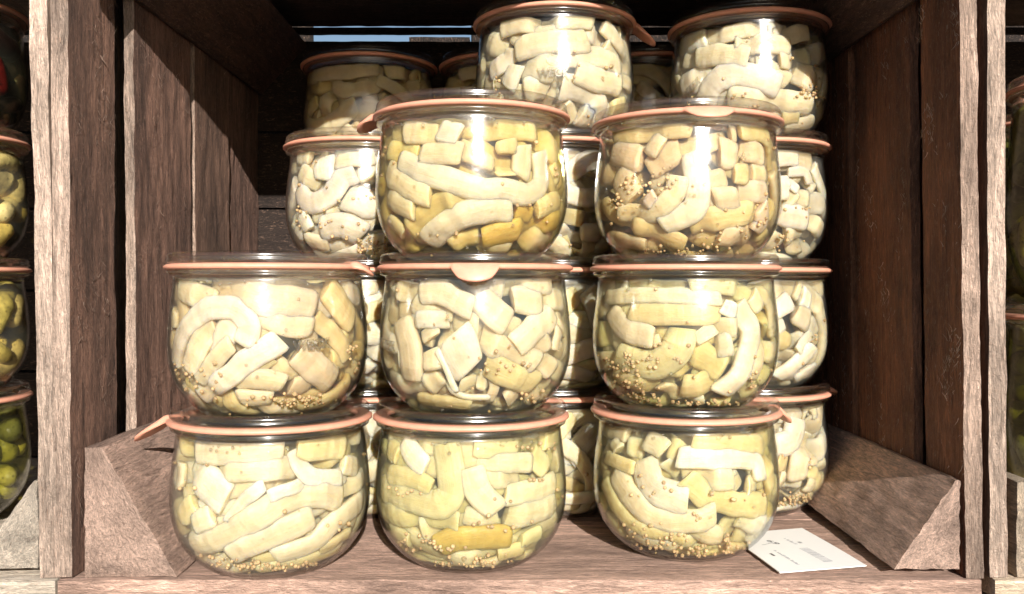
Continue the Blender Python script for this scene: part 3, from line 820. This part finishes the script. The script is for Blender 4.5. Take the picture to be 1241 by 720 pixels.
make_jar('golden brine jar, third from below in the middle stack, with a long white curved slice', XM + .0005, YM - .002, 2, -92, (420, 135),
  [('w', 85, (440, 85), (550, 105)), ('w', 95, (240, 240), (420, 310), (640, 375), (760, 380), (900, 400), (965, 340), (950, 190)), ('t', 85, (260, 100), (430, 100)),
   ('c', 90, (350, 200), (560, 190)), ('t', 170, (640, 160), (620, 250)), ('y', 105, (790, 130), (790, 200)), ('y', 95, (780, 260), (790, 310)),
   ('c', 85, (870, 160), (860, 320)), ('t', 105, (180, 290), (280, 370), (390, 410)), ('c', 90, (180, 420), (310, 490)), ('w', 110, (390, 660), (500, 555), (650, 490), (810, 485)),
   ('y', 110, (290, 590), (400, 480), (540, 430), (660, 440)), ('y', 95, (940, 480), (1050, 440)), ('o', 90, (840, 490), (930, 510)),
   ('o', 110, (660, 640), (850, 590), (1040, 530)), ('y', 90, (500, 670), (640, 650)), ('t', 80, (190, 530), (260, 620)), ('y', 90, (190, 180), (320, 200)),
   ('y', 80, (620, 70), (930, 95)), ('y', 80, (1020, 250), (1045, 330))],
  [(440, 612, 1, 1, 1), (530, 600, 2, 6, 4), (760, 350, 1, 1, 1), (980, 540, 1, 1, 1), (220, 250, 1, 1, 1), (340, 605, 1, 1, 1), (1020, 320, 2, 10, 30), (160, 310, 1, 1, 1), (900, 455, 3, 60, 10)],
  codes='ycyyct', brine='gold', seed=15, group=G, bubbles=34, bottom_seeds=14, tab_len=.009, tint=(1, .97, .9))
make_jar('bottom right jar of the front row, touching the white price card', XR + .0005, YR, 0, 98, (680, 520),
  [('y', 60, (205, 130), (340, 190)), ('w', 125, (370, 150), (420, 270), (520, 330), (615, 370)), ('w', 85, (560, 140), (750, 140), (950, 150), (985, 250)),
   ('c', 85, (400, 50), (500, 105)), ('y', 85, (640, 50), (800, 60), (1000, 85)), ('c', 110, (240, 210), (330, 350), (460, 450), (640, 470), (760, 430)),
   ('y', 85, (195, 250), (260, 400), (370, 500), (600, 545)), ('y', 110, (600, 240), (720, 340), (860, 370), (1010, 375)), ('c', 100, (580, 215), (720, 240), (850, 240)),
   ('w', 26, (835, 250), (870, 210)), ('c', 60, (890, 230), (850, 285), (780, 305)), ('c', 80, (920, 290), (970, 270)), ('c', 105, (640, 530), (790, 540)),
   ('w', 120, (900, 450), (990, 480), (940, 560)), ('c', 80, (240, 50), (260, 100)), ('c', 80, (300, 80), (370, 100)), ('c', 60, (490, 160), (560, 230))],
  [(440, 560, 40, 110, 60), (700, 610, 60, 280, 28), (470, 290, 8, 70, 50), (880, 345, 3, 50, 8), (660, 422, 3, 20, 16), (340, 475, 4, 60, 20), (810, 550, 9, 12, 30), (735, 315, 1, 1, 1), (990, 320, 1, 1, 1), (375, 325, 1, 1, 1)],
  codes='yccgy', brine='green', seed=16, group=G, bubbles=34, tab_len=.010, tab_w=.0055, droop=.75, tint=(1, 1, .95))
make_jar('right jar of the second layer, many mustard seeds along a curved pale slice', XR, YR, 1, 178, (680, 325),
  [('c', 62, (200, 140), (420, 130), (780, 140)), ('w', 65, (790, 180), (860, 215)), ('y', 90, (310, 220), (520, 220), (790, 215)), ('g', 130, (590, 290), (560, 400), (440, 480), (330, 465), (250, 420)),
   ('c', 95, (220, 210), (300, 300), (440, 335)), ('c', 80, (215, 350), (340, 375)), ('w', 110, (880, 170), (940, 290), (930, 420), (880, 540), (780, 630)),
   ('c', 105, (690, 285), (720, 345)), ('c', 85, (770, 290), (860, 280)), ('w', 105, (780, 390), (840, 370)), ('y', 130, (640, 410), (800, 500)),
   ('y', 105, (500, 520), (640, 490)), ('y', 120, (580, 600), (760, 590)), ('t', 65, (475, 590), (560, 660)), ('y', 110, (240, 530), (460, 610)),
   ('w', 80, (700, 665), (560, 670)), ('t', 80, (980, 260), (985, 420), (940, 550)), ('c', 90, (950, 120), (985, 190))],
  [(360, 450, 42, 120, 26), (290, 590, 45, 90, 50), (400, 640, 20, 60, 20), (950, 560, 14, 30, 60), (700, 665, 30, 160, 10), (500, 390, 3, 40, 30), (645, 530, 1, 1, 1), (475, 590, 1, 1, 1), (250, 490, 8, 60, 20)],
  codes='ygccw', brine='green', seed=17, group=G, bubbles=34, tab_len=.004, tint=(1, .99, .94))
make_jar('tan tinted jar with brown seeds, third from below in the right stack', XR + .0008, YR, 2, 2, (680, 150),
  [('w', 105, (640, 130), (670, 300), (640, 430), (480, 500)), ('p', 50, (400, 400), (450, 340)), ('t', 115, (230, 130), (370, 160)), ('t', 95, (420, 80), (480, 115)),
   ('t', 110, (400, 210), (570, 110)), ('t', 125, (260, 230), (330, 360)), ('w', 105, (420, 240), (480, 275)), ('c', 85, (260, 430), (420, 440), (530, 350), (570, 250)),
   ('y', 90, (190, 370), (230, 450), (400, 530), (600, 610)), ('y', 110, (620, 510), (760, 470), (940, 440)), ('c', 105, (750, 370), (870, 360)), ('y', 85, (850, 240), (920, 240)),
   ('t', 120, (780, 120), (860, 150)), ('t', 95, (900, 110), (1000, 150)), ('c', 95, (960, 230), (1010, 230)), ('t', 80, (720, 270), (820, 250)), ('p', 90, (890, 330), (1015, 330)),
   ('p', 100, (990, 400), (1000, 480), (960, 540)), ('t', 120, (780, 560), (940, 590)), ('y', 110, (640, 580), (800, 640)), ('t', 80, (220, 580), (400, 620)),
   ('y', 40, (230, 330), (250, 280)), ('t', 95, (190, 230), (240, 270))],
  [(370, 330, 18, 80, 60), (510, 250, 6, 30, 50), (560, 625, 24, 110, 22), (270, 385, 9, 30, 50), (850, 575, 14, 110, 50), (990, 430, 7, 20, 60), (890, 430, 1, 1, 1), (860, 500, 1, 1, 1), (640, 300, 1, 1, 1), (270, 460, 1, 1, 1), (480, 310, 8, 60, 40), (890, 160, 5, 16, 12)],
  codes='tttyc', brine='tan', seed=18, group=G, bubbles=34, tab_len=.0040, tab_w=.0125, twist=0, droop=.9, tint=(1, .95, .88))
# ---- back row
XBL, XBM, XBR = -.0925, .0265, .1505
make_jar('topmost middle jar with its orange tab sticking out to the right', XBM, YBk - .005, 3, 92, (540, 0),
  [('c', 95, (330, 240), (480, 200), (700, 190)), ('w', 80, (200, 350), (270, 280), (290, 220)), ('w', 80, (290, 430), (330, 310)), ('c', 120, (370, 310), (540, 340)),
   ('c', 90, (570, 250), (720, 265), (860, 320)), ('c', 100, (640, 340), (760, 390), (870, 410)), ('w', 120, (560, 430), (680, 430), (750, 500), (720, 600), (660, 570)),
   ('c', 100, (370, 430), (490, 440)), ('c', 95, (570, 530), (620, 640)), ('y', 80, (820, 540), (880, 520)), ('c', 90, (190, 200), (260, 220)), ('c', 90, (170, 410), (220, 400)), ('c', 80, (790, 210), (870, 300)),
   ('c', 80, (400, 160), (600, 150))],
  [(800, 335, 4, 20, 20), (765, 380, 3, 12, 12), (625, 320, 3, 20, 60), (240, 400, 5, 14, 30), (565, 245, 1, 1, 1), (690, 590, 2, 20, 20), (845, 365, 1, 1, 1)],
  codes='cccwc', brine='milk', seed=21, group=G2, tab_len=.013, tab_w=.0055, droop=.75, emb=[(671, 88, 0, .0062, True)])
make_jar('topmost right jar of the back row, with a horseshoe shaped white slice', XBR, YBk + .006, 3, -178, (740, 0),
  [('w', 105, (440, 510), (480, 410), (580, 350), (700, 370), (830, 420)), ('c', 90, (400, 270), (540, 260), (670, 270)), ('c', 85, (710, 310), (790, 330), (890, 390)),
   ('c', 80, (600, 205), (750, 200), (880, 220)), ('c', 75, (830, 280), (900, 280)), ('w', 110, (330, 430), (480, 350)), ('t', 110, (930, 330), (1000, 400)),
   ('c', 105, (560, 485), (780, 490), (990, 520)), ('y', 80, (840, 590), (920, 580)), ('c', 80, (850, 650), (990, 610)), ('c', 70, (340, 290), (380, 275)), ('c', 80, (900, 250), (980, 270)), ('c', 60, (305, 370), (312, 480))],
  [(970, 440, 30, 50, 35), (680, 520, 4, 50, 4), (390, 500, 7, 30, 24), (545, 382, 1, 1, 1), (620, 465, 4, 40, 10)],
  codes='cccwt', brine='milk', seed=22, group=G2, tab_len=.004, emb=[(838, 108, .55, .0055, False)])
make_jar('back row jar at the left, beside the golden brine jar, over the lower left stack', XBL, YBk, 2, 150, (320, 140),
  [('w', 110, (275, 200), (275, 310)), ('w', 90, (150, 350), (200, 425), (300, 390), (370, 290), (440, 270)), ('c', 80, (160, 270), (240, 330)), ('c', 60, (340, 220), (540, 200)),
   ('w', 120, (380, 385), (550, 440)), ('c', 70, (210, 490), (340, 430)), ('w', 115, (260, 560), (370, 540), (480, 590)), ('w', 80, (155, 480), (200, 560)), ('c', 80, (190, 610), (300, 640)),
   ('c', 80, (380, 480), (540, 530)), ('c', 80, (450, 270), (540, 280)), ('c', 70, (150, 200), (210, 190))],
  [(440, 385, 11, 110, 35), (350, 540, 10, 150, 20), (540, 640, 45, 110, 45), (190, 475, 5, 30, 20), (290, 460, 1, 1, 1), (330, 590, 1, 1, 1)],
  codes='wwccw', brine='milk', seed=23, group=G2, tab_len=.004, tint=(1, 1, 1))
make_jar('back row jar third from below at the far right, behind the tan tinted jar', XBR - .0007, YBk + .004, 2, 178, (860, 170),
  [('w', 90, (350, 170), (350, 290)), ('w', 40, (375, 170), (440, 240)), ('w', 40, (390, 150), (470, 150), (500, 210)), ('c', 90, (400, 260), (430, 300)), ('w', 95, (350, 360), (490, 390)),
   ('c', 100, (380, 470), (480, 450)), ('c', 110, (460, 500), (430, 570)), ('c', 90, (300, 500), (350, 540)), ('c', 80, (450, 270), (500, 280))],
  [(450, 325, 6, 60, 12), (360, 500, 8, 30, 60)], codes='wwcwc', brine='milk', seed=24, group=G2, tab_len=.003)
make_jar('back row jar second from below at the far right, crowded with white folded slices', XBR + .0003, YBk + .004, 1, 170, (860, 320),
  [('w', 130, (330, 170), (370, 250)), ('w', 100, (330, 290), (360, 340)), ('w', 90, (460, 150), (500, 180)), ('c', 110, (440, 220), (500, 270)), ('y', 120, (400, 320), (360, 440)),
   ('w', 80, (330, 570), (440, 490), (520, 400)), ('w', 80, (420, 590), (520, 520)), ('w', 60, (440, 430), (530, 340))],
  [(520, 350, 3, 10, 20)], codes='wwcwc', brine='milk', seed=25, group=G2, tab_len=.003)
make_jar('bottom back row jar at the far right, beside the right corner block', XBR + .0005, YBk + .004, 0, 96, (860, 460),
  [('w', 100, (440, 190), (410, 290), (330, 320)), ('c', 105, (465, 320), (440, 500)), ('y', 105, (340, 390), (400, 400)), ('c', 90, (340, 500), (380, 520)), ('c', 80, (510, 260), (510, 420)), ('c', 60, (480, 560), (520, 490))],
  [(400, 590, 40, 80, 22), (500, 410, 4, 20, 20), (370, 375, 2, 10, 4)], codes='wcwyc', brine='milk', seed=26, group=G2, tab_len=.008, droop=.3)
for lvl, lab in enumerate(['bottom back row jar in the dark gap between the bottom middle and bottom right jars',
                           'back row jar in the second layer, in the gap between the middle and right stacks',
                           'back row jar directly under the topmost middle jar, between golden and tan jars']):
    make_jar(lab, XBM, YBk, lvl, 178, codes='wccyw', brine='milk', seed=30 + lvl, group=G2, tab_len=.003, n=84)
for lvl, lab in enumerate(['bottom back row jar almost hidden between the bottom left and bottom middle jars',
                           'back row jar of the second layer, a sliver between the left and middle stacks']):
    make_jar(lab, XBL, YBk, lvl, 178, codes='wccyw', brine='milk', seed=34 + lvl, group=G2, tab_len=.003, n=84)
# ---- third row, in the dark at the back of the crate
XD = [-.1065, -.004, .1015]; YD = .682
G3 = 'jars in the dark at the back of the crate'
labs3 = ['shaded jar at the upper left in the dark back of the crate', 'shaded jar almost hidden behind the topmost middle jar, only its left rim showing', 'shaded jar between the two topmost jars, deep in the crate']
for i, x in enumerate(XD):
    tj = make_jar(labs3[i], x, YD, 3, 178, codes='ctcyc', brine='tan', seed=40 + i, group=G3, tab_len=.003, n=74)
    for lvl in range(3):
        r = tj.copy(); col.objects.link(r); r.location = (x, YD, .0762 * lvl + .0002); r['label'] = 'hidden jar under the shaded jars at the back of the crate'; r['group'] = 'hidden jars under the shaded back jars'
        for ch in list(tj.children):
            cc = ch.copy(); col.objects.link(cc); cc.parent = r

# ---- neighbours
GH = [(.74, .55, .15), (.80, .62, .24), (.60, .47, .12), (.84, .68, .32)]
GD = [(.20, .19, .05), (.27, .24, .07), (.14, .14, .04)]
RD = [(.02, .010, .008), (.03, .014, .010), (.015, .010, .008), (.10, .008, .006)]
XN, YN = -.343, .541
GL = 'gherkin jars in the left crate'
make_jar('jar of dark round gherkins at the bottom left edge', XN, YN, 0, 150, codes=GD, brine='dark', seed=50, kind='olive', n=60, group=GL, tab_len=.003)
make_jar('jar of yellow green gherkins at the left edge, second from below', XN, YN, 1, 150, codes=GH, brine='pale', seed=51, kind='gherkin', n=44, group=GL, tab_len=.003)
make_jar('jar of spotted gherkins at the left edge, third from below', XN, YN, 2, 150, codes=GH, brine='pale', seed=52, kind='gherkin', n=44, group=GL, tab_len=.003)
make_jar('shaded jar of dark red pieces at the top left edge', XN, YN, 3, 150, codes=RD, brine='dark', seed=53, kind='gherkin', n=44, group=GL, tab_len=.003)
GR = 'tall dark jars in the right crate'
make_jar('tall jar with dark green contents, cut off by the lower right edge', .3265, .50, 0, 150, codes=GD, brine='dark', seed=60, kind='gherkin', n=40, group=GR, tab_len=.003, tall=True)
make_jar('tall jar with an orange ring, cut off by the upper right edge', .3275, .50, 1, 150, codes=GD, brine='dark', seed=61, kind='gherkin', n=40, group=GR, tab_len=.003, tall=True)
make_jar('tall jar standing behind the upper right edge jar, glinting beside the plank', .380, .625, 1, 150, codes=GD, brine='dark', seed=62, kind='gherkin', n=40, group=GR, tab_len=.003, tall=True)
make_jar('tall jar carrying the glinting jar behind, in the right crate', .380, .625, 0, 150, codes=GD, brine='dark', seed=63, kind='gherkin', n=40, group=GR, tab_len=.003, tall=True)

# ------------------------------------------------------------------ price card
cz = .0012
def cpt(px, py): p = on_floor(px, py, cz); return Vector((p.x, p.y, 0))
A, B, C_, D_ = cpt(880, 648.5), cpt(972, 642), cpt(1050, 687), cpt(945, 695.6)   # left-back, right-back, right-front, left-front
card = thing('price_card', 'small white price card with faint grey print lying by the right jar', 'card', (D_.x, D_.y, 0))
def cuv(u, v, z=0):   # u along the long edge from A->D direction, v across
    p = A.lerp(D_, u).lerp(B.lerp(C_, u), v)
    lift = .0006 + .0004 * math.sin(u * 2.6) + .0004 * v * (1 - u)
    return (p.x - D_.x, p.y - D_.y, cz + lift + z)
vs = []; fs = []; n1, n2 = 14, 10
for zz in (0, -.0005):
    for i in range(n1 + 1):
        for j in range(n2 + 1): vs.append(cuv(i / n1, j / n2, zz))
st = n2 + 1; o2 = (n1 + 1) * st
for i in range(n1):
    for j in range(n2):
        f = (i * st + j, (i + 1) * st + j, (i + 1) * st + j + 1, i * st + j + 1); fs.append(f); fs.append(tuple(o2 + k for k in f[::-1]))
for i in range(n1):
    fs.append((i * st, o2 + i * st, o2 + (i + 1) * st, (i + 1) * st)); fs.append((i * st + n2, (i + 1) * st + n2, o2 + (i + 1) * st + n2, o2 + i * st + n2))
for j in range(n2):
    fs.append((j, j + 1, o2 + j + 1, o2 + j)); fs.append((n1 * st + j, o2 + n1 * st + j, o2 + n1 * st + j + 1, n1 * st + j + 1))
link('card', fix(mesh('card', vs, fs, False), 1e-7), PAPER, card)
rnd = random.Random(4)
def card_uv(px, py):
    p = on_floor(px, py, cz + .001)
    lo = (0, 0); best = 9
    u = v = .5
    for _ in range(40):
        a = cuv(u, v); ex = p.x - D_.x - a[0]; ey = p.y - D_.y - a[1]
        au = cuv(u + .01, v); av = cuv(u, v + .01)
        m = Matrix(((au[0] - a[0], av[0] - a[0]), (au[1] - a[1], av[1] - a[1]))) * 100
        s_ = m.inverted() @ Vector((ex, ey)); u += s_.x; v += s_.y
    return u, v
def print_text(txt, p0, p1, size_v, name, flip=False):
    """text from pixel p0 to pixel p1 along the card"""
    u0, v0 = card_uv(*p0); u1, v1 = card_uv(*p1)
    cu = bpy.data.curves.new('t', 'FONT'); cu.body = txt; cu.size = 1; cu.resolution_u = 2
    tmp = bpy.data.objects.new('tmp', cu); col.objects.link(tmp)
    me = bpy.data.meshes.new_from_object(tmp.evaluated_get(bpy.context.evaluated_depsgraph_get())); bpy.data.objects.remove(tmp)
    wd = max(v.co.x for v in me.vertices) or 1
    for v in me.vertices:
        s_ = v.co.x / wd; uu = u0 + (u1 - u0) * s_; vv = v0 + (v1 - v0) * s_ + v.co.y * size_v
        v.co = cuv(uu, vv, .00012)
    me.materials.clear(); link(name, me, INK, card)
print_text('66', (921, 661), (934, 658), .10, 'printed_price')
print_text('69', (927, 655), (940, 660), .10, 'printed_price')
def print_marks(p0, p1, h, seed, fill=.8):
    r2 = random.Random(seed); u0, v0 = card_uv(*p0); u1, v1 = card_uv(*p1); vs = []; fs = []; x = 0
    while x < 1:
        w = r2.uniform(.012, .035)
        if r2.random() < fill:
            b = len(vs); hh = h * r2.uniform(.5, 1)
            for s_, t_ in ((x, 0), (x + w, 0), (x + w, 1), (x, 1)): vs.append(cuv(u0 + (u1 - u0) * s_, v0 + (v1 - v0) * s_ + t_ * hh, .00012))
            fs.append((b, b + 1, b + 2, b + 3))
        x += w + r2.uniform(.008, .02)
    link('printed_line', mesh('printed_line', vs, fs, False), INK2, card)
print_marks((949, 652.5), (965, 661), .045, 1, .7); print_marks((935, 666), (967, 685), .035, 2); print_marks((966, 657), (969, 659), .05, 3, 1)
print_text('-', (926, 671), (932, 674.5), .3, 'printed_line')
vs = []; fs = []
u0, v0 = card_uv(968, 665); u1, v1 = card_uv(999, 681.5)
x = 0
while x < 1:
    w = rnd.choice((.012, .02, .032)); b = len(vs)
    for s_, t_ in ((x, 0), (x + w, 0), (x + w, 1), (x, 1)):
        vs.append(cuv(u0 + (u1 - u0) * s_, v0 + (v1 - v0) * s_ + t_ * .11, .00012))
    fs.append((b, b + 1, b + 2, b + 3)); x += w + rnd.choice((.015, .022, .035))
link('barcode', mesh('barcode', vs, fs, False), INK2, card)

# ------------------------------------------------------------------ ground in front, far below the shelf
gm, nt, ns, L = new_mat('paving')
out = N(ns, 'ShaderNodeOutputMaterial'); b = N(ns, 'ShaderNodeBsdfPrincipled', Roughness=.85)
tc = N(ns, 'ShaderNodeTexCoord'); br = N(ns, 'ShaderNodeTexBrick', Scale=2.5); br.inputs['Color1'].default_value = (.30, .27, .24, 1); br.inputs['Color2'].default_value = (.24, .22, .20, 1); br.inputs['Mortar'].default_value = (.12, .11, .10, 1)
L.new(tc.outputs['Object'], br.inputs['Vector']); L.new(br.outputs[0], b.inputs['Base Color']); L.new(b.outputs[0], out.inputs[0])
g = link('ground', mesh('ground', [(-60, -60, 0), (60, -60, 0), (60, 60, 0), (-60, 60, 0)], [(0, 1, 2, 3)], False), gm)
g.location = (0, 0, -.75); g['kind'] = 'structure'

# ------------------------------------------------------------------ light
AZ, EL = R(10), R(21.5)
sv = Vector((math.sin(AZ) * math.cos(EL), -math.cos(AZ) * math.cos(EL), math.sin(EL)))
sun_d = bpy.data.lights.new('sun', 'SUN'); sun_d.energy = 5.0; sun_d.angle = R(.5); sun_d.color = (1, .95, .88)
sun = bpy.data.objects.new('sun', sun_d); col.objects.link(sun); sun.location = sv * 3
sun.rotation_euler = sv.to_track_quat('Z', 'Y').to_euler()
w = bpy.data.worlds.new('World'); sc.world = w; w.use_nodes = True
wn = w.node_tree.nodes; wl = w.node_tree.links; wn.clear()
sky = wn.new('ShaderNodeTexSky'); sky.sky_type = 'NISHITA'; sky.sun_disc = False; sky.sun_elevation = EL; sky.sun_rotation = math.atan2(sv.x, sv.y)
bg = wn.new('ShaderNodeBackground'); bg.inputs['Strength'].default_value = .06; wo = wn.new('ShaderNodeOutputWorld')
wl.new(sky.outputs[0], bg.inputs[0]); wl.new(bg.outputs[0], wo.inputs[0])

sc.view_settings.view_transform = 'Standard'; sc.view_settings.look = 'None'; sc.view_settings.exposure = .75; sc.view_settings.gamma = 1
cy = sc.cycles
cy.max_bounces = 18; cy.transparent_max_bounces = 40; cy.transmission_bounces = 10; cy.glossy_bounces = 5; cy.diffuse_bounces = 7; cy.volume_bounces = 0
cy.caustics_reflective = False; cy.caustics_refractive = False; cy.sample_clamp_indirect = 6; cy.blur_glossy = .6
cy.use_denoising = True
